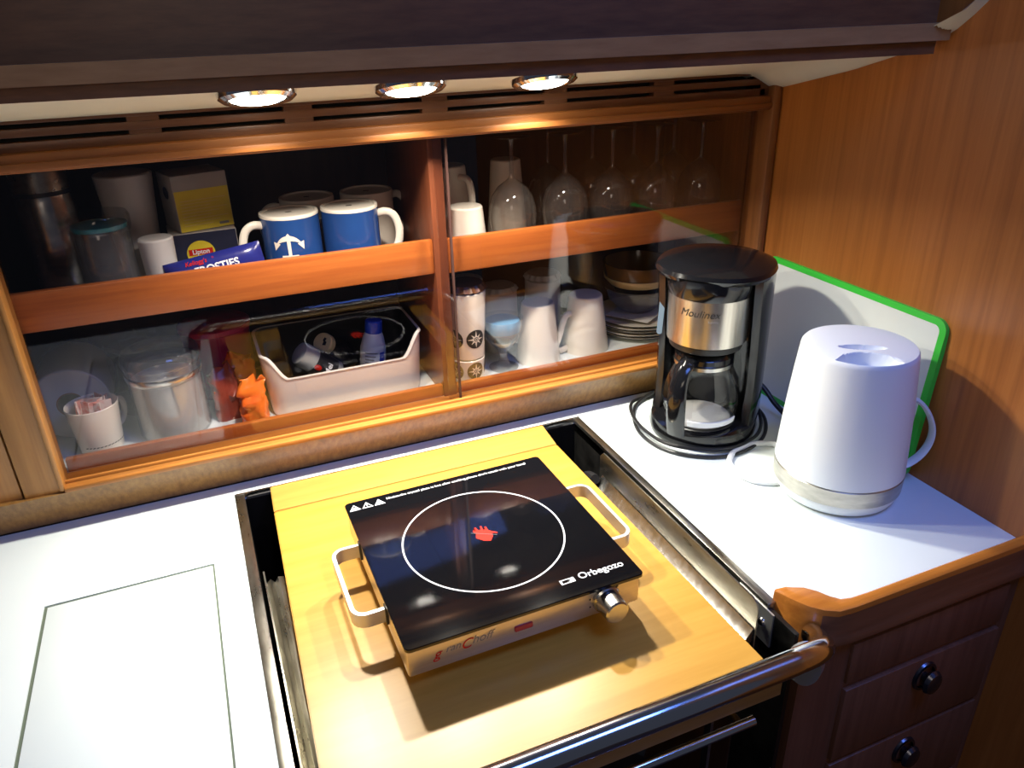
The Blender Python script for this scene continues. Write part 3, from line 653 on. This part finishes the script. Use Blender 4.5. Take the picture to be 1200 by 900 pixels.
# cereal bar wrapper leaning behind the shelf lip
wr = thing('cereal_bar', 'navy wrapped cereal bar lying against the shelf lip before the tea boxes', 'snack bar', (.012, 1.163, ZS), 0)
b = bmesh.new(); nx, nz = 30, 8; G = {}
for s in (0, 1):
    for i in range(nx + 1):
        for k in range(nz + 1):
            u = i / nx * 2 - 1; v = k / nz * 2 - 1; th = .011 * (1 - abs(u) ** 8) * math.sqrt(max(0, 1 - v * v)) + .0004
            G[s, i, k] = b.verts.new((u * .068, (-1 if s == 0 else 1) * th + .0006 * noise.noise(Vector((u * 9, v * 5, s * 3.1))), v * .021))
for s in (0, 1):
    for i in range(nx):
        for k in range(nz):
            q = (G[s, i, k], G[s, i + 1, k], G[s, i + 1, k + 1], G[s, i, k + 1]); b.faces.new(q if s == 0 else q[::-1])
Tw = TR(0, 0, .0385, ry=math.radians(-8), rx=math.radians(-12))
MB().raw(b, T=Tw).build('wrapper', M['navy'], wr)
def bend(b_, x, z, T):
    for v in b_.verts:
        X, Z = v.co.x + x, v.co.y + z; u = X / .068; w = max(-1, min(1, Z / .021))
        v.co = Vector((X, -(.011 * (1 - min(1, abs(u)) ** 8) * math.sqrt(max(0, 1 - w * w)) + .0014), Z))
    return b_
MB().raw(bend(text_bm("Kellogg's", .0085, bold=.0001, shear=.15), -.024, .0135, None), T=Tw).build('lettering', M['red_print'], wr)
MB().raw(bend(text_bm('FROSTIES', .0150, bold=.0004), .002, .0005, None), T=Tw).build('lettering', M['white_print'], wr)
MB().raw(bend(text_bm('®', .004), .0, .015, None), T=Tw).build('lettering_mark', M['red_print'], wr)

# ------------------------------------------------------------------ upper shelf, right
dot = None
def papercup(label, loc, rz, h=.078, r0=.028, r1=.035, handle=False, group=None, nm='paper_cup', cat='paper cup', inv=True):
    t = thing(nm, label, cat, loc, rz, group)
    vessel(t, lambda z: r0 + (r1 - r0) * z / h, h, wall=.0015, m=M['white_china'], inverted=inv, name='wall')
    rf = (lambda z: r1 + (r0 - r1) * z / h) if inv else (lambda z: r0 + (r1 - r0) * z / h)
    P = [[(x, 0), (x + .0035, .0004), (x + .0045, .0022), (x + .001, .0018)] for x in [-.034 + k * .0052 for k in range(13)]]
    MB().raw(wrap(flat_bm(P), rf, h * .36 if inv else h * .2, -PI / 2 + .35, .0005)).build('dashed_band', M['black_print'], t)
    return t
c1 = papercup('white cup with a dashed dark band standing upside down beside the divider', (.407, 1.190, ZS), -.1)
MB().raw(wrap(flat_bm([[(-.02, 0), (.02, 0), (.02, .004), (-.02, .004)]]), lambda z: .035 - .09 * z + .0, .022, -PI / 2 + .25, .0006)).build('yellow_line', M['yellow'], c1)
def jug(label, loc, hand, h=.13, r0=.026, r1=.036, m='white_china', group='white mugs behind the glasses', low=False):
    t = thing('tall_mug', label, 'mug', loc, 0, group)
    vessel(t, lambda z: r0 + (r1 - r0) * z / h, h, m=M[m])
    a = math.radians(hand); x, y = math.cos(a), math.sin(a)
    if hand is not None and hand != 999:
        hpts = ((r0 + .002, h * .70), (r0 + .016, h * .66), (r1 + .014, h * .34), (r1 + .022, h * .14), (r1 + .012, h * .06), (r1 - .003, h * .08)) if low else None
        MB().tube([(x * r_, y * r_, z) for r_, z in hpts or ((r0 - .001, h * .86), (r0 + .022, h * .84), (r0 + .030, h * .60), (r1 + .012, h * .32), (r1 - .003, h * .22))], .006, 12, 5).build('handle', M[m], t)
    return t
jug('tall white mug standing upside down behind the dashed cup, handle forward', (.412, 1.275, ZS), -70)
jug('tall white mug standing upside down behind the leftmost wine glass', (.512, 1.270, ZS), 60, h=.132)

wg = thing('wine_glass', 'wine glass standing upside down, nearest the divider', 'wine glass', (.491, 1.192, ZS), 0, 'wine glasses upside down on the upper shelf')
bowl = [(.031, .0005), (.0345, .012), (.0385, .030), (.0405, .050), (.0395, .068), (.034, .086), (.024, .100), (.012, .109), (.0055, .114)]
b_in = [(r_ - .0012, z) for r_, z in bowl[:-1]]
MB().lathe(bowl, n=40).build('bowl', M['glass_wine'], wg)
MB().lathe([(.0055, .114), (.0036, .120), (.0032, .140), (.0032, .160), (.0045, .171), (.0055, .175)], n=16).build('stem', M['glass_wine'], wg)
MB().lathe([(.0055, .175), (.012, .1775), (.030, .1795), (.032, .1805), (.030, .1815), (0, .182)], n=36).build('base', M['glass_wine'], wg)
for k, (x, y) in enumerate(((.589, 1.192), (.680, 1.192), (.768, 1.190), (.862, 1.190))):
    copy_tree(wg, (x, y, ZS), 0, ['wine glass standing upside down, second from the divider in the front row', 'wine glass standing upside down, middle of the front row', 'wine glass standing upside down, fourth from the divider in the front row', 'wine glass standing upside down, nearest the right end of the shelf'][k])
for k, (x, y) in enumerate(((.600, 1.285), (.690, 1.285), (.778, 1.285), (.866, 1.285))):
    copy_tree(wg, (x, y, ZS), 0, ['wine glass at the left of the back row, upside down', 'wine glass second from left in the back row, upside down', 'wine glass third from left in the back row, upside down', 'wine glass rightmost in the back row, upside down'][k])

# ------------------------------------------------------------------ lower compartment, left
sc = papercup('white cup holding pink and white sugar sachets at the lower left', (-.199, 1.188, ZF), .1, h=.075, r0=.030, r1=.037, inv=False, nm='sachet_cup', cat='cup')
MB().tube([(math.cos(.75) * r_, math.sin(.75) * r_, z) for r_, z in ((.034, .062), (.052, .060), (.056, .040), (.046, .024), (.031, .022))], .0045, 10, 5).build('handle', M['white_china'], sc)
for k in range(7):
    a = k * .9; s = MB().box(-.016, .016, -.0008, .0008, 0, .052, .0005, T=TR(.014 * math.cos(a), .014 * math.sin(a), .030, rz=a + 1.2, rx=.12 * math.sin(k * 2.1), ry=.1 * math.cos(k)))
    o = s.build('sugar_sachet', M['pinkpaper']); o.location = (-.199, 1.188, ZF)
    tag(o, 'pink and white paper sugar sachet standing in the lower left cup', 'sachet', 'sugar sachets in the white cup')

cn = thing('storage_canister', 'large clear canister of white powder with a flat clear lid', 'canister', (-.092, 1.203, ZF)); cn.scale = (1.04, 1.04, 1.06)
MB().lathe([(0, .001), (.048, .001), (.051, .005), (.0525, .100), (.0525, .112), (.050, .112), (.050, .100), (.0485, .005), (0, .004)], n=48).build('body', M['glass_jar'], cn)
MB().lathe([(0, .005), (.0475, .005), (.0485, .088), (0, .090)], n=48).build('powder', M['powder'], cn)
MB().lathe([(.0535, .094), (.0538, .095), (.0540, .101), (.0535, .102)], n=48).build('metal_band', M['steel'], cn)
MB().lathe([(.051, .110), (.055, .112), (.056, .118), (.055, .126), (.051, .131), (.046, .129), (0, .128)], n=48).build('lid', M['glass_jar'], cn)
kr_ = thing('kitchen_roll', 'pale paper roll lying on its side with a dark core hole, lower left', 'paper roll', (-.236, 1.240, .965))
Tk = TR(0.002, 0, .0575, rx=-PI / 2)
MB().lathe([(.0195, 0), (.055, 0), (.057, .002), (.057, .125), (.055, .127), (.0195, .127)], T=Tk, n=48).build('paper', M['white_cup'], kr_)
MB().lathe([(.0198, 0), (.0198, .127), (.0180, .127), (.0180, -.0005), (.0198, -.0005)], T=Tk, n=40).build('cardboard_core', M['card_tan'], kr_)
MB().lathe([(0, .08), (.0179, .08)], T=Tk, n=32).build('core_depth', M['gap'], kr_)
j2 = thing('storage_jar', 'clear empty jar behind the cup of sachets', 'jar', (-.135, 1.315, ZF))
MB().lathe([(0, .001), (.042, .001), (.045, .005), (.045, .105), (.040, .112)], n=40).build('body', M['glass'], j2)
MB().lathe([(.040, .110), (.046, .114), (.046, .122), (.040, .127), (0, .128)], n=40).build('lid', M['glass'], j2)
rc = thing('food_tub', 'crimson plastic tub behind the orange packets', 'tub', (-.008, 1.325, ZF))
MB().lathe([(0, 0), (.048, 0), (.052, .005), (.056, .118)], n=48).build('tub', M['crimson'], rc)
MB().lathe([(.056, .115), (.0585, .117), (.0585, .125), (.054, .128), (0, .128)], n=48).build('lid', M['crimson'], rc)

def pouch(label, loc, rz, w, d, h, m, mt, seed, top=.022):
    t = thing('snack_packet', label, 'packet', loc, rz, 'foil packets'); n = 36; rings = []
    for k in range(15):
        v = k / 14; dd = d * (1 if v < .55 else max(.03, 1 - ((v - .55) / .45) ** 1.3)); ww = w * (1 + .10 * max(0, v - .6))
        ring = []
        for i, (x, y) in enumerate(oval(ww / 2, dd / 2, n, 0, 4)):
            q = noise.noise(Vector((x * 60 + seed, y * 60, v * 7))) * .011 * (.3 + v)
            zz = h * v + (noise.noise(Vector((x * 90, seed, 3))) * .022 if v > .93 else 0)
            ring.append((x + q * .7, y + q, zz))
        rings.append(ring)
    MB().sweep(rings).build('bag', m, t, ang=50)
    f = MB().sweep([[(x * .92, y - .001 if y < 0 else y, z) for x, y in oval(w / 2, .0035, 20, -d / 2 + .010, 2)] for z in (h * .52, h * .60)])
    f.build('folded_flap', mt, t); return t
pouch('crumpled brown and orange foil packet next to the canister', (-.010, 1.213, ZF), .1, .042, .036, .086, M['redbrown'], M['orange'], 2.3)
pouch('bright orange foil packet beside the white bin', (.027, 1.170, ZF), -.15, .040, .034, .078, M['orange'], M['redbrown'], 7.7)
pouch('orange foil packet standing behind the other orange packets', (.018, 1.250, ZF), .1, .044, .030, .088, M['orange'], M['redbrown'], 11.7)

bn = thing('storage_bin', 'off-white plastic bin with a dipped front holding bottles', 'bin', (.180, 1.235, ZF))
W, D, H = .262, .145, .108
def bz(x, y):
    if y > 0: return H
    t = max(0, min(1, (-y / (D / 2) - .2) / .5)); u = abs(x) / (W / 2); e = max(0, min(1, (u - .72) / .24)); e = e * e * (3 - 2 * e)
    return H - .040 * t * (1 - e) * 1.0
def dense(P, k=6):
    Q = []
    for i in range(len(P)):
        a, b__ = P[i], P[(i + 1) % len(P)]; n_ = max(1, int(math.hypot(b__[0] - a[0], b__[1] - a[1]) / .006))
        for j in range(n_): Q.append((a[0] + (b__[0] - a[0]) * j / n_, a[1] + (b__[1] - a[1]) * j / n_))
    return Q
PO = dense(rrect(W, D, .022)); sc_ = lambda P, a, b__: [(x * a, y * b__) for x, y in P]
r0 = [(x, y, 0) for x, y in sc_(PO, .93, .90)]; r1 = [(x, y, .006) for x, y in sc_(PO, .95, .93)]
r2 = [(x, y, bz(x, y) - .002) for x, y in PO]; r2b = [(x * 1.012, y * 1.02, bz(x, y) - .001) for x, y in PO]; r2c = [(x * 1.005, y * 1.01, bz(x, y) + .001) for x, y in PO]
r3 = [(x * .975, y * .96, bz(x, y)) for x, y in PO]; r4 = [(x, y, .008) for x, y in sc_(PO, .93, .90)]
tb_ = MB().sweep([r0, r1, r2, r2b, r2c, r3], cap=False).prism(sc_(PO, .93, .90), 0, .004).build('tub', M['bin'], bn)
MB().sweep([r3, [(x * .965, y * .95, min(z - .004, H)) for x, y, z in [(p[0], p[1], bz(*p)) for p in PO]], r4, [(x, y, .0045) for x, y in sc_(PO, .5, .5)]], cap=False).build('dark_inside', M['black_soft'], bn)  # inner faces of the bin, a separate black part
b1 = thing('dark_bottle', 'dark bottle with a round gold cap lying tilted in the white bin', 'bottle', (.205, 1.300, ZF + .0285))
Tb = Matrix.Translation((0, 0, 0)) @ Vector((-.060, -.075, .075)).to_track_quat('Z', 'Y').to_matrix().to_4x4()
MB().lathe([(0, 0), (.022, 0), (.024, .004), (.024, .050), (.018, .066), (.0145, .078), (.0145, .086)], T=Tb, n=32).build('glass', M['bottle_dark'], b1)
MB().lathe([(.0165, .084), (.0175, .086), (.0175, .098), (.016, .100), (0, .100)], T=Tb, n=36).build('cap', M['gold'], b1)
MB().raw(flat_bm([[(-.0035, -.006), (.003, -.006), (.004, .0), (.001, .002), (.003, .006), (-.001, .008), (-.004, .003), (-.002, .0)]]), T=Tb @ Matrix.Translation((0.004, 0.001, .1004))).build('cap_emblem', M['black_print'], b1)
b2 = thing('squeeze_tube', 'grey tube with a black label lying in the left of the white bin', 'tube', (.160, 1.218, ZF + .046))
Tb = Vector((-.055, -.012, .052)).to_track_quat('Z', 'Y').to_matrix().to_4x4()
def rt_(z): return .021
MB().lathe([(0, -.012), (.019, -.012), (.021, -.009), (.021, .060), (.019, .066), (.012, .068), (0, .068)], T=Tb, n=32).build('body', M['tube_grey'], b2)
MB().lathe([(.0213, .0), (.0213, .040)], T=Tb, n=32).build('label_sleeve', M['black_print'], b2)
vl = Tb.inverted() @ Vector((-.15, -1.24, .53)); al = math.atan2(vl.y, vl.x)
MB().raw(wrap(text_bm('Mei', .014, bold=.0002), lambda z: .0216, .016, al, .0004), T=Tb).build('lettering', M['white_print'], b2)
MB().raw(wrap(flat_bm(disc_poly(.007, 20, .7, 1)), lambda z: .0216, .034, al - .3, .0004), T=Tb).build('emblem', M['red_print'], b2)
b3 = thing('white_bottle', 'white labelled bottle with a blue cap standing in the bin', 'bottle', (.232, 1.232, ZF + .0085))
Tb = Matrix.Rotation(math.radians(7), 4, 'Y')
MB().lathe([(0, 0), (.021, 0), (.022, .003), (.022, .060), (.0175, .080), (.014, .090)], T=Tb, n=32).build('body', M['white_plastic'], b3)
MB().lathe([(.0145, .088), (.0150, .090), (.0145, .108), (.013, .110), (0, .110)], T=Tb, n=32).build('cap', M['capblue'], b3)
MB().raw(wrap(flat_bm([[(.012, -.028), (.022, -.028), (.022, .022), (.012, .022)]]), lambda z: .0221, .035, -1.8, .0004), T=Tb).build('blue_stripe', M['capblue'], b3)
q = MB()
for k in range(7): q.raw(wrap(flat_bm([[(-.014, .020 - k * .006), (.008 - .003 * (k % 3), .020 - k * .006), (.008 - .003 * (k % 3), .022 - k * .006), (-.014, .022 - k * .006)]]), lambda z: .0221, .035, -1.8, .0004), T=Tb)
q.build('label_print', M['grey_print'], b3)

# ------------------------------------------------------------------ lower compartment, right
def starcup(label, loc, rz, h, r0, r1, rows):
    t = thing('patterned_cup', label, 'cup', loc, rz, 'cups with star emblems by the divider')
    f = lambda z: r0 + (r1 - r0) * z / h
    vessel(t, f, h, m=M['white_china'], inverted=False, name='wall')
    for zc, angs, R in rows:
        for a in angs:
            MB().raw(wrap(flat_bm(disc_poly(R, 32)), f, zc, a, .0005)).build('round_emblem', M['black_print'], t)
            star = []
            for k in range(8):
                a0 = k * PI / 4; L = R * (.92 if k % 2 == 0 else .72)
                star += [[(0, 0), (R * .30 * math.cos(a0 - PI / 8), R * .30 * math.sin(a0 - PI / 8)), (L * math.cos(a0), L * math.sin(a0)), (R * .30 * math.cos(a0 + PI / 8), R * .30 * math.sin(a0 + PI / 8))]]
            MB().raw(wrap(flat_bm(star), f, zc, a, .0010, .003)).build('star', M['white_china'], t)
            MB().raw(wrap(flat_bm(disc_poly(R * .24, 20)), f, zc, a, .0014, .003)).build('star_centre', M['black_print'], t)
            MB().raw(wrap(flat_bm(ring_polys(R * .09, R * .16, 12)), f, zc, a, .0018, .003)).build('star_ring', M['white_china'], t)
    return t
AA = (-2.72, -1.42, -.12)
starcup('white cup with round star emblems at the bottom of the stack by the divider', (.393, 1.178, ZF), 0, .043, .0275, .0300, [(.025, AA, .0158)])
starcup('tall white cup with black star emblems stacked above its twin', (.395, 1.178, ZF + .0445), 0, .120, .0280, .0345, [(.040, AA, .0172)])
# dark scalloped paper cases over the tall cup
t = tag(MB().lathe([(0, .008), (.034, .008), (.0345, .006)] , n=8).build('x', M['card_navy']), None)
bpy.data.objects.remove(t)
def scallop(label, loc, r, h, m, grp):
    b = bmesh.new(); n = 64; R0 = []; R1 = []; c = b.verts.new((0, 0, h))
    for i in range(n):
        a = 2 * PI * i / n; w = 1 + .05 * math.cos(16 * a)
        R0.append(b.verts.new((r * w * math.cos(a), r * w * math.sin(a), .0015 * math.cos(16 * a) + .002))); R1.append(b.verts.new((r * .82 * math.cos(a), r * .82 * math.sin(a), h)))
    for i in range(n):
        j = (i + 1) % n; b.faces.new((R0[i], R0[j], R1[j], R1[i])); b.faces.new((c, R1[i], R1[j]))
    o = MB().raw(b).build('paper_baking_case', m); o.location = loc; return tag(o, label, 'baking case', grp)
scallop('dark scalloped paper case on top of the tall star cup', (.395, 1.178, ZF + .1665), .036, .012, M['wood_shade'], 'scalloped cases')
wh = jug('white flared cup standing behind the star cups', (.425, 1.265, ZF), 999, h=.155, r0=.032, r1=.030, group=None)
tb = jug('short white beaker behind the blue dessert glass', (.497, 1.285, ZF), 999, h=.115, r0=.034, r1=.036, m='white_cup', group=None)
scallop('pale scalloped case on the short white beaker', (.497, 1.285, ZF + .116), .036, .010, M['white_cup'], 'scalloped cases')
t2 = jug('white beaker behind the two large upturned white mugs', (.590, 1.290, ZF), 999, h=.125, r0=.034, r1=.036, m='white_cup', group=None)
scallop('pale scalloped case on the beaker behind the white mugs', (.590, 1.290, ZF + .126), .036, .010, M['white_cup'], 'scalloped cases')
dg = thing('dessert_glass', 'stemmed dessert glass with pale blue contents', 'glass', (.466, 1.192, ZF))
MB().lathe([(0, 0), (.026, .001), (.027, .003), (.012, .008), (.007, .020), (.009, .034), (.018, .046), (.030, .058), (.036, .075), (.0375, .098)], n=40).build('glass', M['glass_jar'], dg)
MB().lathe([(0, .072), (.032, .074), (.034, .084), (.030, .094), (0, .096)], n=36).build('contents', M['bluejelly'], dg)
MB().lathe([(0, .040), (.012, .044), (.016, .052), (0, .056)], n=24).build('residue', M['gold'], dg)
jug('large white mug without visible handle, upside down beside the dessert glass', (.540, 1.202, ZF), 999, h=.112, r0=.030, r1=.041, group='large white mugs in the lower compartment')
jug('large white mug upside down with its handle towards the left', (.643, 1.212, ZF), 188, h=.108, r0=.031, r1=.045, low=True, group='large white mugs in the lower compartment')
pl = None
for k in range(5):
    if pl is None:
        pl = thing('dinner_plate', 'white plate with a dark rim line at the bottom of the plate stack', 'plate', (.785, 1.255, ZF), 0, 'stack of plates')
        MB().lathe([(0, 0), (.055, 0), (.060, .002), (.088, .009), (.090, .0105), (.088, .0115), (.060, .005), (0, .004)], n=64).build('dish', M['white_china'], pl)
        MB().lathe([(.0895, .0098), (.0906, .0105), (.0895, .0116)], n=64).build('rim_line', M['black_print'], pl)
    else: copy_tree(pl, (.785 + .002 * (-1) ** k, 1.255, ZF + .0062 * k), 0, ['', 'white plate second from the bottom of the stack', 'white plate in the middle of the stack', 'white plate second from the top of the stack', 'white plate on top of the stack under a paper napkin'][k])
tag(MB().box(-.045, .045, -.045, .045, 0, .0012, .0004, T=TR(0, 0, 0, rz=.6)).build('paper_napkin', M['white_cup'], loc=(.775, 1.245, ZF + .038)), 'square white napkin lying on the stack of plates', 'napkin')
gb_ = thing('glass_bowl', 'clear glass bowl standing on the napkin and plates', 'bowl', (.785, 1.262, ZF + .0395))
MB().lathe([(0, 0), (.032, 0), (.040, .006), (.060, .028), (.070, .052), (.068, .052), (.058, .028), (.038, .009), (0, .004)], n=48).build('bowl', M['glass_jar'], gb_)
ab = thing('amber_bowl', 'amber brown bowl with a golden rim stacked in the glass bowl', 'bowl', (.785, 1.262, ZF + .092))
MB().lathe([(0, 0), (.045, 0), (.055, .006), (.066, .022), (.070, .048), (.067, .048), (.060, .022), (.050, .008), (0, .004)], n=48).build('bowl', M['amber'], ab)
MB().lathe([(.0555, .004), (.0665, .016), (.0672, .021), (.0662, .021)], n=48).build('gold_band', M['gold'], ab)

# ------------------------------------------------------------------ light
w = bpy.data.worlds.new('World'); SC.world = w; w.use_nodes = True
bg = w.node_tree.nodes['Background']; bg.inputs[0].default_value = (.36, .40, .55, 1); bg.inputs[1].default_value = .10
def area(loc, target, size, power, color, sy=None):
    L = bpy.data.lights.new('area', 'AREA'); L.energy = power; L.color = color; L.size = size
    if sy: L.shape = 'RECTANGLE'; L.size_y = sy
    o = bpy.data.objects.new('hatch_and_added_fill', L); COL.objects.link(o); o.location = loc  # name shared by the hatch daylight and the added warm fill
    o.rotation_euler = (Vector(target) - Vector(loc)).to_track_quat('-Z', 'Y').to_euler()
area((.62, .02, 2.25), (.65, .6, .9), .55, 9.5, (.13, .27, 1.0), .4)
area((-.5, -.9, 1.95), (.4, .9, 1.2), .5, 2.6, (1.0, .88, .72), .5)  # added unseen warm fill lamp, brightens the right wall

SC.view_settings.view_transform = 'Standard'; SC.view_settings.exposure = 0; SC.view_settings.look = 'None'
SC.cycles.use_denoising = True
SC.cycles.max_bounces = 10; SC.cycles.transparent_max_bounces = 24

# ------------------------------------------------------------------ camera
cam = bpy.data.cameras.new('cam'); co = bpy.data.objects.new('camera', cam); COL.objects.link(co)
cam.sensor_fit = 'HORIZONTAL'; cam.sensor_width = 36; cam.lens = 36 * 900.37 / 1200; cam.clip_start = .01
yaw, pit, rol = math.radians(21.9856), math.radians(-25.8129), math.radians(-1.63237)
f = Vector((math.sin(yaw) * math.cos(pit), math.cos(yaw) * math.cos(pit), math.sin(pit)))
r0_ = Vector((math.cos(yaw), -math.sin(yaw), 0)); u0 = r0_.cross(f)
rr_ = r0_ * math.cos(rol) + u0 * math.sin(rol); uu = -r0_ * math.sin(rol) + u0 * math.cos(rol)
m4 = Matrix((rr_, uu, -f)).transposed().to_4x4(); m4.translation = (0, 0, 1.55)
co.matrix_world = m4
SC.camera = co
